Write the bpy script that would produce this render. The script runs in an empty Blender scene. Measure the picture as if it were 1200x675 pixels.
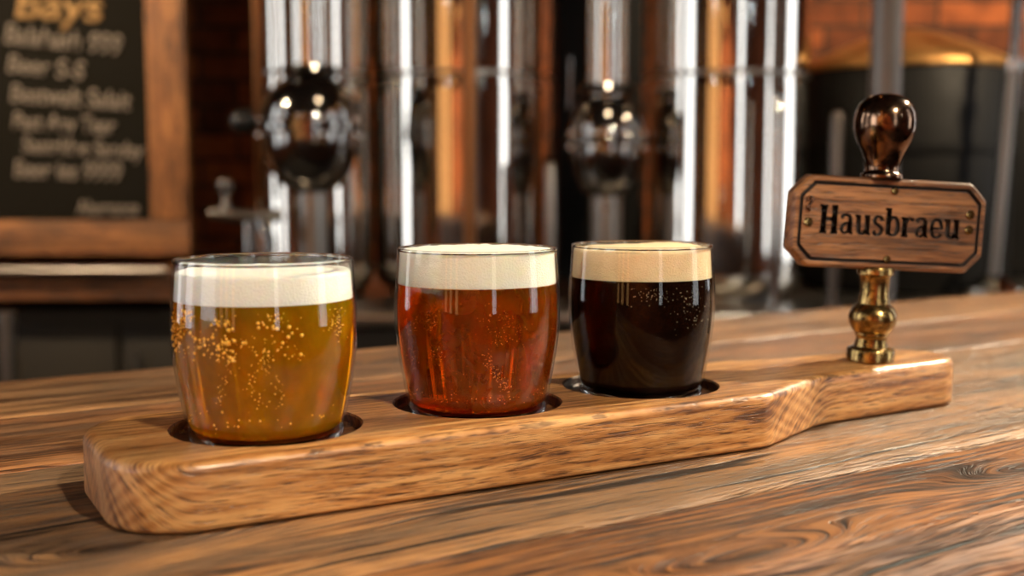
import bpy, bmesh, math, random
from mathutils import Vector, Matrix, noise

random.seed(7)
PI = math.pi
SC = bpy.context.scene
COL = SC.collection
BT = 1.05                      # height of the bar top above the floor
EYE = BT + 0.1415              # height of the lens
PITCH = math.atan(125.5 / 1340)

# ------------------------------------------------------------------ camera, light, exposure
cam = bpy.data.cameras.new('camera')
cam_o = bpy.data.objects.new('camera', cam); COL.objects.link(cam_o)
cam.sensor_width = 36.0
cam.lens = 36.0 * 1340 / 1200
cam.clip_start = 0.02
cam.clip_end = 60
cam_o.location = (0, 0, EYE)
cam_o.rotation_euler = (PI / 2 - PITCH, 0, 0)
cam.dof.use_dof = True
cam.dof.focus_distance = 0.565
cam.dof.aperture_fstop = 5.6
SC.camera = cam_o

SC.view_settings.view_transform = 'Standard'
SC.view_settings.look = 'None'
SC.view_settings.gamma = 1
SC.view_settings.use_curve_mapping = False
SC.view_settings.exposure = 0.0

world = bpy.data.worlds.new('sky'); SC.world = world
world.use_nodes = True
wb = world.node_tree.nodes['Background']
wb.inputs[0].default_value = (0.98, 0.99, 1.0, 1)
wb.inputs[1].default_value = 4.0

def area(name, loc, target, sx, sy, power, color, spread=PI, portal=False):
    l = bpy.data.lights.new(name, 'AREA'); l.shape = 'RECTANGLE'; l.size = sx; l.size_y = sy
    l.energy = power; l.color = color; l.spread = spread
    if portal: l.cycles.is_portal = True
    o = bpy.data.objects.new(name, l); COL.objects.link(o); o.location = loc
    d = Vector(target) - Vector(loc)
    o.rotation_euler = d.to_track_quat('-Z', 'Y').to_euler()
    return o

RX0, RX1, RY0, RY1, RH = -3.2, 3.2, -2.6, 3.7, 3.1     # the room
# windows: (wall, from, to, sill, head)
WINDOWS = [('left', 1.60, 2.20, 0.75, 2.85), ('left', -2.35, -0.6, 0.75, 2.85),
           ('right', 0.0, 0.75, 0.75, 2.85), ('right', 2.3, 2.95, 0.75, 2.85),
           ('rear', 1.25, 1.75, 0.75, 2.85), ('left', 0.15, 0.95, 0.75, 2.85)]
for wl, a, b, s, h in WINDOWS:
    c, w, hh = (a + b) / 2, b - a, h - s
    if wl == 'left':  area('window_portal', (RX0 - .13, c, (s + h) / 2), (5, c, (s + h) / 2), w, hh, 1, (1, 1, 1), portal=True)
    if wl == 'right': area('window_portal', (RX1 + .13, c, (s + h) / 2), (-5, c, (s + h) / 2), w, hh, 1, (1, 1, 1), portal=True)
    if wl == 'rear':  area('window_portal', (c, RY0 - .13, (s + h) / 2), (c, 5, (s + h) / 2), w, hh, 1, (1, 1, 1), portal=True)

KEY_POS = (1.62, 1.46, 2.40)      # the pendant spot over the bar's right end
KEY_POWER = 34
FRONT_POS = (0.95, -0.75, 2.45)   # the pendant over the customers' side
FRONT_POWER = 14
BULB = 120.0

# ------------------------------------------------------------------ helpers
def at(px, py, Y):
    """The point at depth Y (metres ahead of the lens) behind a pixel of the 1200x675 frame."""
    dx = (px - 600) / 1340; dy = -(py - 337.5) / 1340
    yy = math.cos(PITCH) + dy * math.sin(PITCH); zz = -math.sin(PITCH) + dy * math.cos(PITCH)
    t = Y / yy
    return Vector((dx * t, Y, EYE + zz * t))

def tag(o, label=None, cat=None, group=None, kind=None):
    if label: o['label'] = label
    if cat: o['category'] = cat
    if group: o['group'] = group
    if kind: o['kind'] = kind
    return o

def empty(name, loc=(0, 0, 0), rot=(0, 0, 0)):
    o = bpy.data.objects.new(name, None); COL.objects.link(o)
    o.location = loc; o.rotation_euler = rot; o.empty_display_size = .05
    return o

def obj(name, bm, m, parent=None, loc=(0, 0, 0), rot=(0, 0, 0), smooth=35):
    me = bpy.data.meshes.new(name)
    if isinstance(bm, bmesh.types.BMesh):
        bmesh.ops.recalc_face_normals(bm, faces=bm.faces)
        bm.to_mesh(me); bm.free()
    else:
        me = bm
    for mm in (m if isinstance(m, (list, tuple)) else [m]): me.materials.append(mm)
    if smooth:
        for p in me.polygons: p.use_smooth = True
        me.set_sharp_from_angle(angle=math.radians(smooth))
    o = bpy.data.objects.new(name, me); COL.objects.link(o)
    o.location = loc; o.rotation_euler = rot
    if parent: o.parent = parent
    return o

def lathe(prof, n=64, bm=None, closed=False, mat=None):
    """Revolve (r, z) points about Z. closed joins last to first."""
    bm = bm or bmesh.new(); rings = []
    M = mat or Matrix.Identity(4)
    for r, z in prof:
        if r < 1e-6: rings.append([bm.verts.new(M @ Vector((0, 0, z)))])
        else: rings.append([bm.verts.new(M @ Vector((r * math.cos(2 * PI * i / n), r * math.sin(2 * PI * i / n), z))) for i in range(n)])
    prs = list(zip(rings, rings[1:])) + ([(rings[-1], rings[0])] if closed else [])
    for A, B in prs:
        for i in range(n):
            j = (i + 1) % n
            if len(A) == 1 and len(B) == 1: continue
            if len(A) == 1: f = (A[0], B[i], B[j])
            elif len(B) == 1: f = (A[i], A[j], B[0])
            else: f = (A[i], A[j], B[j], B[i])
            try: bm.faces.new(f)
            except ValueError: pass
    return bm

def box(x0, x1, y0, y1, z0, z1, bev=0.0, bm=None, seg=2):
    bm = bm or bmesh.new()
    v = [bm.verts.new((x, y, z)) for x in (x0, x1) for y in (y0, y1) for z in (z0, z1)]
    fs = [(0, 1, 3, 2), (4, 6, 7, 5), (0, 4, 5, 1), (2, 3, 7, 6), (0, 2, 6, 4), (1, 5, 7, 3)]
    ff = [bm.faces.new([v[i] for i in f]) for f in fs]
    if bev:
        es = list({e for f in ff for e in f.edges})
        bmesh.ops.recalc_face_normals(bm, faces=ff)
        bmesh.ops.bevel(bm, geom=es, offset=bev, segments=seg, affect='EDGES', profile=.5)
    return bm

def tube(pts, r, n=16, bm=None, cap=True):
    """A round bar through the points; r may be a list."""
    bm = bm or bmesh.new(); pts = [Vector(p) for p in pts]; rings = []
    rr = r if isinstance(r, (list, tuple)) else [r] * len(pts)
    up = None
    for i, p in enumerate(pts):
        d = (pts[min(i + 1, len(pts) - 1)] - pts[max(i - 1, 0)]).normalized()
        if up is None:
            up = Vector((0, 0, 1)) if abs(d.z) < .9 else Vector((1, 0, 0))
        a = d.cross(up).normalized(); b = a.cross(d).normalized(); up = b
        rings.append([bm.verts.new(p + rr[i] * (a * math.cos(2 * PI * k / n) + b * math.sin(2 * PI * k / n))) for k in range(n)])
    for A, B in zip(rings, rings[1:]):
        for k in range(n): bm.faces.new((A[k], A[(k + 1) % n], B[(k + 1) % n], B[k]))
    if cap: bm.faces.new(rings[0][::-1]); bm.faces.new(rings[-1])
    return bm

def prism(outline, z0, z1, bm=None):
    bm = bm or bmesh.new()
    A = [bm.verts.new((x, y, z0)) for x, y in outline]; B = [bm.verts.new((x, y, z1)) for x, y in outline]
    bm.faces.new(A[::-1]); bm.faces.new(B)
    n = len(A)
    for i in range(n): bm.faces.new((A[i], A[(i + 1) % n], B[(i + 1) % n], B[i]))
    return bm

def fillet(pts, n=8):
    """pts: (x, y, radius); a closed outline with rounded corners."""
    out = []; m = len(pts)
    for i, (x, y, r) in enumerate(pts):
        p = Vector((x, y)); a = Vector(pts[i - 1][:2]); b = Vector(pts[(i + 1) % m][:2])
        if r <= 0: out.append((x, y)); continue
        u = (a - p).normalized(); v = (b - p).normalized()
        ang = u.angle(v); d = min(r / math.tan(ang / 2), (a - p).length * .499, (b - p).length * .499); r = d * math.tan(ang / 2)
        c = p + (u + v).normalized() * (r / math.sin(ang / 2))
        s = p + u * d - c; e = p + v * d - c
        a0 = math.atan2(s.y, s.x); a1 = math.atan2(e.y, e.x); da = (a1 - a0 + PI) % (2 * PI) - PI
        for k in range(n + 1):
            t = a0 + da * k / n; out.append((c.x + r * math.cos(t), c.y + r * math.sin(t)))
    return out

def smooth_path(pts, n=6):
    P = [Vector(p) for p in pts]; out = []
    for i in range(len(P) - 1):
        p0 = P[max(i - 1, 0)]; p1 = P[i]; p2 = P[i + 1]; p3 = P[min(i + 2, len(P) - 1)]
        for k in range(n):
            t = k / n
            out.append(.5 * ((2 * p1) + (p2 - p0) * t + (2 * p0 - 5 * p1 + 4 * p2 - p3) * t * t + (3 * p1 - p0 - 3 * p2 + p3) * t ** 3))
    out.append(P[-1]); return out

def carve(o, cutter_bm, mats=None):
    """Cut a shape out of a mesh object for good."""
    me = bpy.data.meshes.new('cut'); bmesh.ops.recalc_face_normals(cutter_bm, faces=cutter_bm.faces)
    cutter_bm.to_mesh(me); cutter_bm.free()
    if mats: me.materials.append(mats)
    c = bpy.data.objects.new('cut', me); COL.objects.link(c); c.matrix_world = o.matrix_world
    c.parent = o.parent; c.location = o.location; c.rotation_euler = o.rotation_euler
    md = o.modifiers.new('cut', 'BOOLEAN'); md.operation = 'DIFFERENCE'; md.object = c; md.solver = 'EXACT'; md.use_self = True
    if mats: md.material_mode = 'TRANSFER'
    dg = bpy.context.evaluated_depsgraph_get(); dg.update()
    new = bpy.data.meshes.new_from_object(o.evaluated_get(dg))
    o.modifiers.clear(); o.data = new
    bpy.data.objects.remove(c)
    new.set_sharp_from_angle(angle=math.radians(35))

# ------------------------------------------------------------------ materials
def mat(name):
    m = bpy.data.materials.new(name); m.use_nodes = True
    nt = m.node_tree; nt.nodes.clear()
    out = nt.nodes.new('ShaderNodeOutputMaterial')
    return m, nt, out

class G:
    """Small helper for wiring nodes."""
    def __init__(s, nt): s.nt = nt
    def node(s, t, **kw):
        n = s.nt.nodes.new(t)
        for k, v in kw.items(): setattr(n, k, v)
        return n
    def put(s, sock, v):
        if isinstance(v, bpy.types.NodeSocket): s.nt.links.new(v, sock)
        elif isinstance(v, (tuple, list)) and len(v) == 3 and sock.type == 'RGBA': sock.default_value = (*v, 1)
        else: sock.default_value = v
    def math(s, op, a, b=0.0, c=None, clamp=False):
        n = s.node('ShaderNodeMath', operation=op, use_clamp=clamp); s.put(n.inputs[0], a); s.put(n.inputs[1], b)
        if c is not None: s.put(n.inputs[2], c)
        return n.outputs[0]
    def vmath(s, op, a, b=(0, 0, 0)):
        n = s.node('ShaderNodeVectorMath', operation=op); s.put(n.inputs[0], a); s.put(n.inputs[1], b); return n.outputs[0]
    def comb(s, x, y, z):
        n = s.node('ShaderNodeCombineXYZ')
        for i, v in enumerate((x, y, z)): s.put(n.inputs[i], v)
        return n.outputs[0]
    def sep(s, v):
        n = s.node('ShaderNodeSeparateXYZ'); s.put(n.inputs[0], v); return n.outputs
    def noise(s, vec, scale=1.0, detail=3.0, rough=.55, dist=0.0):
        n = s.node('ShaderNodeTexNoise'); s.put(n.inputs['Vector'], vec); n.inputs['Scale'].default_value = scale
        n.inputs['Detail'].default_value = detail; n.inputs['Roughness'].default_value = rough; n.inputs['Distortion'].default_value = dist
        return n.outputs[0]
    def ramp(s, f, stops, interp='LINEAR'):
        n = s.node('ShaderNodeValToRGB'); n.color_ramp.interpolation = interp; s.put(n.inputs[0], f); e = n.color_ramp.elements
        while len(e) < len(stops): e.new(.5)
        for i, (p, c) in enumerate(stops):
            e[i].position = p; e[i].color = (*c, 1) if isinstance(c, (tuple, list)) else (c, c, c, 1)
        return n.outputs[0]
    def mix(s, f, a, b, mode='MIX'):
        n = s.node('ShaderNodeMix', data_type='RGBA', blend_type=mode)
        s.put(n.inputs[0], f); s.put(n.inputs[6], a); s.put(n.inputs[7], b); return n.outputs[2]
    def bump(s, h, dist=.001, strength=1.0, normal=None):
        n = s.node('ShaderNodeBump'); n.inputs['Distance'].default_value = dist; n.inputs['Strength'].default_value = strength
        s.put(n.inputs['Height'], h)
        if normal is not None: s.put(n.inputs['Normal'], normal)
        return n.outputs[0]
    def bsdf(s, out, **kw):
        n = s.node('ShaderNodeBsdfPrincipled')
        for k, v in kw.items(): s.put(n.inputs[k.replace('_', ' ')], v)
        s.nt.links.new(n.outputs[0], out.inputs[0]); return n
    def objco(s): return s.node('ShaderNodeTexCoord').outputs['Object']

def simple(name, color, rough=.5, metal=0.0, var=.12, nscale=20, bump=0.0, **kw):
    m, nt, out = mat(name); g = G(nt); co = g.objco()
    n = g.noise(co, nscale, 4)
    f = g.ramp(n, [(.3, 1 - var), (.7, 1 + var)])
    c = g.mix(1.0, (*color, 1)[:3], f, 'MULTIPLY')
    r = g.math('ADD', rough, g.math('MULTIPLY', g.math('SUBTRACT', n, .5), rough * .5), clamp=True)
    extra = {}
    if bump: extra['Normal'] = g.bump(n, bump)
    g.bsdf(out, Base_Color=c, Roughness=r, Metallic=metal, **extra, **kw)
    return m

def srgb(r, g, b):
    return tuple(((c / 255) / 12.92 if c / 255 <= .04045 else ((c / 255 + .055) / 1.055) ** 2.4) for c in (r, g, b))

def wood(name, dark, mid, light, offset=(0, 0, 0), rough=(.28, .5), fibre=1.0, grey=None, grey_amt=0.0, knots=(), ring=55, ring_off=(0, .02, .09),
         pore=1.0, bump=.0006, coat=0.0, streak=1.0, spec=.5, fs=1.0, ctr=1.0, crack=0.0, pith=(.14, -.12), blotch=(.42, 1.15), wav=1.0):
    m, nt, out = mat(name); g = G(nt); co = g.objco()
    co = g.vmath('ADD', co, offset)
    u, v, w = g.sep(co)
    warp = g.noise(g.comb(g.math('MULTIPLY', u, 3.5), g.math('MULTIPLY', v, 14), g.math('MULTIPLY', w, 14)), 1, 2)
    warp2 = g.noise(g.comb(g.math('MULTIPLY', u, 14), g.math('MULTIPLY', v, 40), g.math('MULTIPLY', w, 40)), 1, 2)
    dv = g.math('ADD', g.math('MULTIPLY', g.math('SUBTRACT', warp, .5), .022 * wav), g.math('MULTIPLY', g.math('SUBTRACT', warp2, .5), .004 * wav))
    kd = None
    for (ku, kv, su, sv, amp) in knots:
        a = g.math('POWER', g.math('DIVIDE', g.math('SUBTRACT', u, ku + offset[0]), su), 2)
        b = g.math('POWER', g.math('DIVIDE', g.math('SUBTRACT', v, kv + offset[1]), sv), 2)
        e = g.math('POWER', 2.718, g.math('MULTIPLY', g.math('ADD', a, b), -1))
        dv = g.math('ADD', dv, g.math('MULTIPLY', e, amp))
        k = g.math('POWER', e, 5)
        kd = k if kd is None else g.math('MAXIMUM', kd, k)
    vv = g.math('ADD', v, dv); ww = g.math('ADD', w, g.math('MULTIPLY', dv, .6))
    # growth rings: the grain is laid on the distance from the pith of the log
    pv = g.math('SUBTRACT', vv, pith[0] + offset[1]); pw = g.math('SUBTRACT', ww, pith[1] + offset[2])
    rad = g.math('SQRT', g.math('ADD', g.math('MULTIPLY', pv, pv), g.math('MULTIPLY', pw, pw)))
    ang = g.math('ARCTAN2', pw, pv)
    def an(su, sv, d=3, r=.55):
        return g.noise(g.comb(g.math('MULTIPLY', u, su), g.math('MULTIPLY', rad, sv), g.math('MULTIPLY', ang, sv * .012)), 1, d, r)
    tone = an(5 * fs, 85 * fs, 5, .7)
    fine = an(26 * fs, 620 * fs, 3, .7)
    por = an(60 * fs, 1700 * fs, 2, .5)
    wv = g.node('ShaderNodeTexWave', wave_type='RINGS', rings_direction='X')
    g.put(wv.inputs['Vector'], g.vmath('ADD', g.comb(g.math('MULTIPLY', u, .12), vv, ww), ring_off))
    wv.inputs['Scale'].default_value = ring; wv.inputs['Distortion'].default_value = 2.5; wv.inputs['Detail'].default_value = 2
    wv.inputs['Detail Scale'].default_value = .6
    rg = wv.outputs[1] if len(wv.outputs) > 1 else wv.outputs[0]
    t = g.math('ADD', g.math('MULTIPLY', tone, .95), g.math('MULTIPLY', fine, .55 * streak))
    t = g.math('ADD', t, g.math('MULTIPLY', rg, .10))
    t = g.math('SUBTRACT', t, .32)
    col = g.ramp(t, [(.46 - .15 / ctr, dark), (.46, mid), (.46 + .16 / ctr, light)])
    blot = g.noise(g.comb(g.math('MULTIPLY', u, 5), g.math('MULTIPLY', v, 16), g.math('MULTIPLY', w, 16)), 1, 4, .6)
    col = g.mix(1.0, col, g.ramp(blot, [(.34, blotch[0]), (.64, blotch[1])]), 'MULTIPLY')
    if grey:
        gb = g.noise(g.comb(g.math('ADD', g.math('MULTIPLY', u, 4), 7.3), g.math('MULTIPLY', v, 22), g.math('MULTIPLY', w, 22)), 1, 5, .65)
        gt = g.mix(1.0, grey, g.ramp(t, [(.2, .45), (.75, 1.5)]), 'MULTIPLY')
        col = g.mix(g.math('MULTIPLY', g.ramp(gb, [(.45, 0.0), (.62, 1.0)]), grey_amt), col, gt)
    pm = g.math('MULTIPLY', g.ramp(por, [(.38, 1.0), (.46, 0.0)]), .95 * pore)
    pm = g.math('MULTIPLY', pm, g.ramp(fine, [(.35, 1.0), (.65, .25)]))
    fm = g.math('MULTIPLY', g.ramp(fine, [(.30, 1.0), (.42, 0.0)]), .7 * streak)
    dk = g.math('MAXIMUM', pm, fm)
    col = g.mix(dk, col, tuple(c * .28 for c in dark))
    if crack:
        ck = an(2.6, 110, 3, .5)
        cm = g.math('MULTIPLY', g.ramp(ck, [(.33, 1.0), (.37, 0.0)]), crack)
        col = g.mix(cm, col, tuple(c * .12 for c in dark)); dk = g.math('MAXIMUM', dk, cm)
    if kd is not None:
        col = g.mix(g.math('MULTIPLY', kd, .85), col, tuple(c * .3 for c in dark))
    h = g.math('SUBTRACT', g.math('ADD', g.math('MULTIPLY', fine, fibre), g.math('MULTIPLY', tone, .6)), g.math('MULTIPLY', dk, .7))
    r = g.math('ADD', rough[0], g.math('MULTIPLY', g.math('ADD', g.math('MULTIPLY', blot, .6), g.math('MULTIPLY', fine, .4)), (rough[1] - rough[0])))
    g.bsdf(out, Base_Color=col, Roughness=r, Normal=g.bump(h, bump), Coat_Weight=coat, Coat_Roughness=.18, Specular_IOR_Level=spec)
    return m

def metal(name, color, rough=.12, var=.1, streak=0.0, nscale=8, bump=0.0, patina=None, pat_amt=0):
    m, nt, out = mat(name); g = G(nt); co = g.objco()
    n = g.noise(co, nscale, 5, .6)
    c = g.mix(1.0, color, g.ramp(n, [(.3, 1 - var), (.7, 1 + var * .5)]), 'MULTIPLY')
    if patina:
        n2 = g.noise(co, nscale * 3.3, 5, .65)
        c = g.mix(g.math('MULTIPLY', g.ramp(n2, [(.46, 0.0), (.62, 1.0)]), pat_amt), c, patina)
    r = g.math('ADD', rough, g.math('MULTIPLY', g.math('SUBTRACT', n, .45), rough * .8), clamp=True)
    kw = {}
    if bump: kw['Normal'] = g.bump(n, bump)
    g.bsdf(out, Base_Color=c, Roughness=r, Metallic=1.0, **kw)
    return m

def emit(name, color, strength):
    m, nt, out = mat(name); e = nt.nodes.new('ShaderNodeEmission'); e.inputs[0].default_value = (*color, 1); e.inputs[1].default_value = strength
    nt.links.new(e.outputs[0], out.inputs[0]); return m

M = {}
M['steel'] = metal('polished steel', (.72, .69, .635), .07, .05, nscale=3)
M['steel_dark'] = metal('dark steel', (.30, .29, .275), .10, .1, nscale=10)
M['steel_satin'] = metal('satin steel', (.36, .335, .30), .3, .1, nscale=6)
M['brass'] = metal('aged brass', srgb(176, 146, 92), .24, .3, nscale=90, patina=srgb(80, 58, 30), pat_amt=.75)
M['bronze'] = metal('dark bronze', srgb(140, 110, 88), .15, .4, nscale=45, patina=srgb(56, 40, 30), pat_amt=.9)
M['copper'] = metal('hammered copper', srgb(238, 182, 112), .42, .15, nscale=9)
M['copper_pipe'] = metal('copper pipe', srgb(150, 100, 62), .3, .1)
M['black_paint'] = simple('black enamel', (.006, .006, .0055), .6, Specular_IOR_Level=.2)
M['steel_brown'] = metal('dull brown steel', (.20, .175, .155), .35, .1, nscale=6)
M['black_plastic'] = simple('black knob plastic', (.012, .012, .012), .25)
M['slate'] = simple('chalkboard slate', srgb(21, 18, 12), .95, nscale=6, Specular_IOR_Level=.15)
M['chalk'] = simple('white chalk', srgb(122, 110, 98), .9, nscale=60)
M['chalk_gold'] = simple('ochre chalk', srgb(156, 120, 74), .9, nscale=60)
M['frame_wood'] = wood('chalkboard frame wood', srgb(78, 46, 22), srgb(140, 88, 46), srgb(176, 118, 66), rough=(.5, .7), bump=.0008)
M['shelf_wood'] = wood('shelf wood', srgb(60, 34, 18), srgb(120, 72, 38), srgb(160, 102, 58), rough=(.35, .5))
M['panel'] = simple('dark panelling', srgb(36, 31, 24), .6, nscale=4, Specular_IOR_Level=.25)
M['ceiling'] = simple('dark plaster', srgb(70, 55, 42), .9)
M['floor'] = simple('concrete floor', srgb(82, 74, 64), .45, nscale=2)
M['frame_black'] = simple('black window frame', (.02, .02, .02), .5)

BO = wood('oak serving board', srgb(112, 66, 28), srgb(184, 124, 66), srgb(220, 166, 104), ctr=1.05, fs=1.35, blotch=(.78, 1.10), wav=.6, offset=(.35, .11, .02), rough=(.28, .46), ring=62, ring_off=(0, .012, .05),
          coat=.15, bump=.00025, pore=.95)
BOD = wood('shaded oak recess', srgb(70, 36, 16), srgb(120, 70, 34), srgb(150, 98, 54), offset=(.35, .11, .02), rough=(.45, .6))  # darker copy of the oak: the recess shade is put into its colour

def brick(name, c1, c2, mortar, bw=.235, rh=.084):
    m, nt, out = mat(name); g = G(nt); co = g.objco(); x, y, z = g.sep(co)
    b = g.node('ShaderNodeTexBrick'); g.put(b.inputs['Vector'], g.comb(g.math('ADD', x, y), z, 0))
    b.inputs['Scale'].default_value = 1; b.inputs['Brick Width'].default_value = bw; b.inputs['Row Height'].default_value = rh
    b.inputs['Mortar Size'].default_value = .007; b.inputs['Mortar Smooth'].default_value = .3; b.inputs['Bias'].default_value = -.1
    g.put(b.inputs['Color1'], c1); g.put(b.inputs['Color2'], c2); g.put(b.inputs['Mortar'], mortar)
    n = g.noise(co, 14, 5, .6)
    c = g.mix(1.0, b.outputs[0], g.ramp(n, [(.3, .55), (.7, 1.35)]), 'MULTIPLY')
    h = g.math('SUBTRACT', g.math('MULTIPLY', n, .5), b.outputs[1])
    g.bsdf(out, Base_Color=c, Roughness=.85, Normal=g.bump(h, .006)); return m
M['brick'] = brick('old brick', srgb(176, 96, 48), srgb(70, 36, 20), srgb(74, 52, 36))

def pane_mat():
    m, nt, out = mat('window glass'); tr = nt.nodes.new('ShaderNodeBsdfTransparent'); gl = nt.nodes.new('ShaderNodeBsdfGlossy'); gl.inputs['Roughness'].default_value = .02
    fr = nt.nodes.new('ShaderNodeFresnel'); mx = nt.nodes.new('ShaderNodeMixShader')
    nt.links.new(fr.outputs[0], mx.inputs[0]); nt.links.new(tr.outputs[0], mx.inputs[1]); nt.links.new(gl.outputs[0], mx.inputs[2]); nt.links.new(mx.outputs[0], out.inputs[0]); return m
M['pane'] = pane_mat()

def thin_glass_mat(ior=1.48):
    """The thin blown wall: clear, with the mirror of its surface growing towards the edge."""
    m, nt, out = mat('thin blown glass'); g = G(nt)
    tr = nt.nodes.new('ShaderNodeBsdfTransparent'); tr.inputs[0].default_value = (.97, .98, .975, 1)
    gl = nt.nodes.new('ShaderNodeBsdfGlossy'); gl.inputs['Roughness'].default_value = .015
    fr = nt.nodes.new('ShaderNodeFresnel'); ge = nt.nodes.new('ShaderNodeNewGeometry')
    g.put(fr.inputs[0], g.math('ADD', ior, g.math('MULTIPLY', ge.outputs['Backfacing'], 1 / ior - ior)))
    mx = nt.nodes.new('ShaderNodeMixShader')
    nt.links.new(fr.outputs[0], mx.inputs[0]); nt.links.new(tr.outputs[0], mx.inputs[1]); nt.links.new(gl.outputs[0], mx.inputs[2]); nt.links.new(mx.outputs[0], out.inputs[0]); return m
M['glass'] = thin_glass_mat()
M['glass_wet'] = thin_glass_mat(1.1)      # the inside of the wall, where beer touches it
def glass_mat():
    m, nt, out = mat('clear glass'); g = G(nt)
    g.bsdf(out, Base_Color=(1, 1, 1), Roughness=0.0, IOR=1.5, Transmission_Weight=1.0); return m
M['glass_thick'] = glass_mat()

def beer(name, color, density, haze=None, amt=0.0):
    """Clear tinted liquid with a share of fine haze in it."""
    m, nt, out = mat(name); g = G(nt); co = g.objco()
    cl = g.noise(g.vmath('MULTIPLY', co, (60, 60, 34)), 1, 4, .6, 1.2)
    if haze:
        g.bsdf(out, Base_Color=haze, Roughness=0.0, IOR=1.335, Transmission_Weight=g.ramp(cl, [(.30, 1 - amt * .75), (.70, 1 - amt * 1.35)]), Subsurface_Weight=1.0,
               Subsurface_Radius=(.02, .012, .004), Subsurface_Scale=1.0)
        # the clear share must not be tinted twice
        b = nt.nodes[-1]
    else:
        g.bsdf(out, Base_Color=(1, 1, 1), Roughness=0.0, IOR=1.335, Transmission_Weight=1.0)
    a = nt.nodes.new('ShaderNodeVolumeAbsorption'); a.inputs[0].default_value = (*color, 1); a.inputs[1].default_value = density
    nt.links.new(a.outputs[0], out.inputs['Volume'])
    return m
M['lager'] = beer('pale lager', (.997, .84, .02), 40, (1.0, .46, .01), .21)
M['amber'] = beer('amber ale', (.975, .70, .0), 50, (.85, .21, .012), .13)
M['stout'] = simple('dark stout', (.006, .002, .001), .3, Specular_IOR_Level=0.0)

def foam_mat(name, color, deep):
    m, nt, out = mat(name); g = G(nt); co = g.objco()
    n = g.noise(co, 900, 2, .6); n2 = g.noise(co, 160, 3)
    vo = g.node('ShaderNodeTexVoronoi'); g.put(vo.inputs['Vector'], co); vo.inputs['Scale'].default_value = 1100
    z = g.sep(co)[2]
    c = g.mix(g.ramp(n2, [(.35, 0.0), (.7, .35)]), color, deep)
    c = g.mix(g.ramp(vo.outputs[0], [(.0, .35), (.3, 0.0)]), c, deep)
    g.bsdf(out, Base_Color=c, Roughness=.55, Subsurface_Weight=.6, Subsurface_Radius=(.006, .0045, .003), Subsurface_Scale=1.0,
           Normal=g.bump(g.math('ADD', vo.outputs[0], n), .0002)); return m
M['foam_white'] = foam_mat('white foam', (.96, .945, .91), (.93, .88, .78))
M['foam_cream'] = foam_mat('cream foam', (.95, .91, .82), (.90, .80, .60))
M['foam_tan'] = foam_mat('tan foam', (.90, .69, .44), (.78, .52, .26))
M['bubble_gold'] = simple('golden bubbles', (1.0, .56, .07), .12, var=.05)
M['bubble_amber'] = simple('amber bubbles', (.72, .24, .05), .12, var=.05)
M['bubble_tan'] = simple('pale bubbles', (.6, .5, .35), .12, var=.05)
M['bulb'] = emit('warm lamp bulb', (1.0, .42, .12), BULB * .35)
M['bulb_cool'] = emit('added cool bulb', (.9, .96, 1.0), BULB * .4)
M['tube'] = emit('added amber lamp glass', (1.0, .50, .17), 2.6)

# ------------------------------------------------------------------ the room
def struct(name, bm, m, **kw):
    return tag(obj(name, bm, m, smooth=0, **kw), kind='structure')

def wall_x(name, x0, x1, wins):
    """A wall along Y with window openings (y0, y1, z0, z1)."""
    bm = bmesh.new(); y = RY0 - .15
    for (a, b, s, h) in sorted(wins):
        box(x0, x1, y, a, 0, RH, bm=bm); box(x0, x1, a, b, 0, s, bm=bm); box(x0, x1, a, b, h, RH, bm=bm); y = b
    box(x0, x1, y, RY1 + .15, 0, RH, bm=bm)
    struct(name, bm, M['brick'])
wall_x('wall_left', RX0 - .15, RX0, [w[1:] for w in WINDOWS if w[0] == 'left'])
wall_x('wall_right', RX1, RX1 + .15, [w[1:] for w in WINDOWS if w[0] == 'right'])
bm = bmesh.new(); _, a, b, s, h = WINDOWS[4]
box(RX0, a, RY0 - .15, RY0, 0, RH, bm=bm); box(a, b, RY0 - .15, RY0, 0, s, bm=bm); box(a, b, RY0 - .15, RY0, h, RH, bm=bm); box(b, RX1, RY0 - .15, RY0, 0, RH, bm=bm)
struct('wall_front', bm, M['brick'])
struct('wall_back', box(RX0, RX1, RY1, RY1 + .15, 0, RH), M['brick'])
struct('floor', box(RX0 - .15, RX1 + .15, RY0 - .15, RY1 + .15, -.1, 0), M['floor'])
struct('ceiling', box(RX0 - .15, RX1 + .15, RY0 - .15, RY1 + .15, RH, RH + .1), M['ceiling'])

for i, (wl, a, b, s, h) in enumerate(WINDOWS):
    w = tag(empty('window_%d' % (i + 1)), kind='structure')
    bm = bmesh.new(); fw = .05
    def bar(p0, p1, z0, z1):
        if wl == 'left': box(RX0 - .11, RX0 - .05, p0, p1, z0, z1, bm=bm)
        elif wl == 'right': box(RX1 + .05, RX1 + .11, p0, p1, z0, z1, bm=bm)
        else: box(p0, p1, RY0 - .11, RY0 - .05, z0, z1, bm=bm)
    bar(a, a + fw, s, h); bar(b - fw, b, s, h); bar(a + fw, b - fw, s, s + fw); bar(a + fw, b - fw, h - fw, h)
    tag(obj('window_frame', bm, M['frame_black'], w, smooth=0), kind='structure')
    bm = bmesh.new()
    if wl == 'left': box(RX0 - .085, RX0 - .08, a + fw, b - fw, s + fw, h - fw, bm=bm)
    elif wl == 'right': box(RX1 + .08, RX1 + .085, a + fw, b - fw, s + fw, h - fw, bm=bm)
    else: box(a + fw, b - fw, RY0 - .085, RY0 - .08, s + fw, h - fw, bm=bm)
    tag(obj('window_pane', bm, M['pane'], w, smooth=0), kind='structure')

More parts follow.
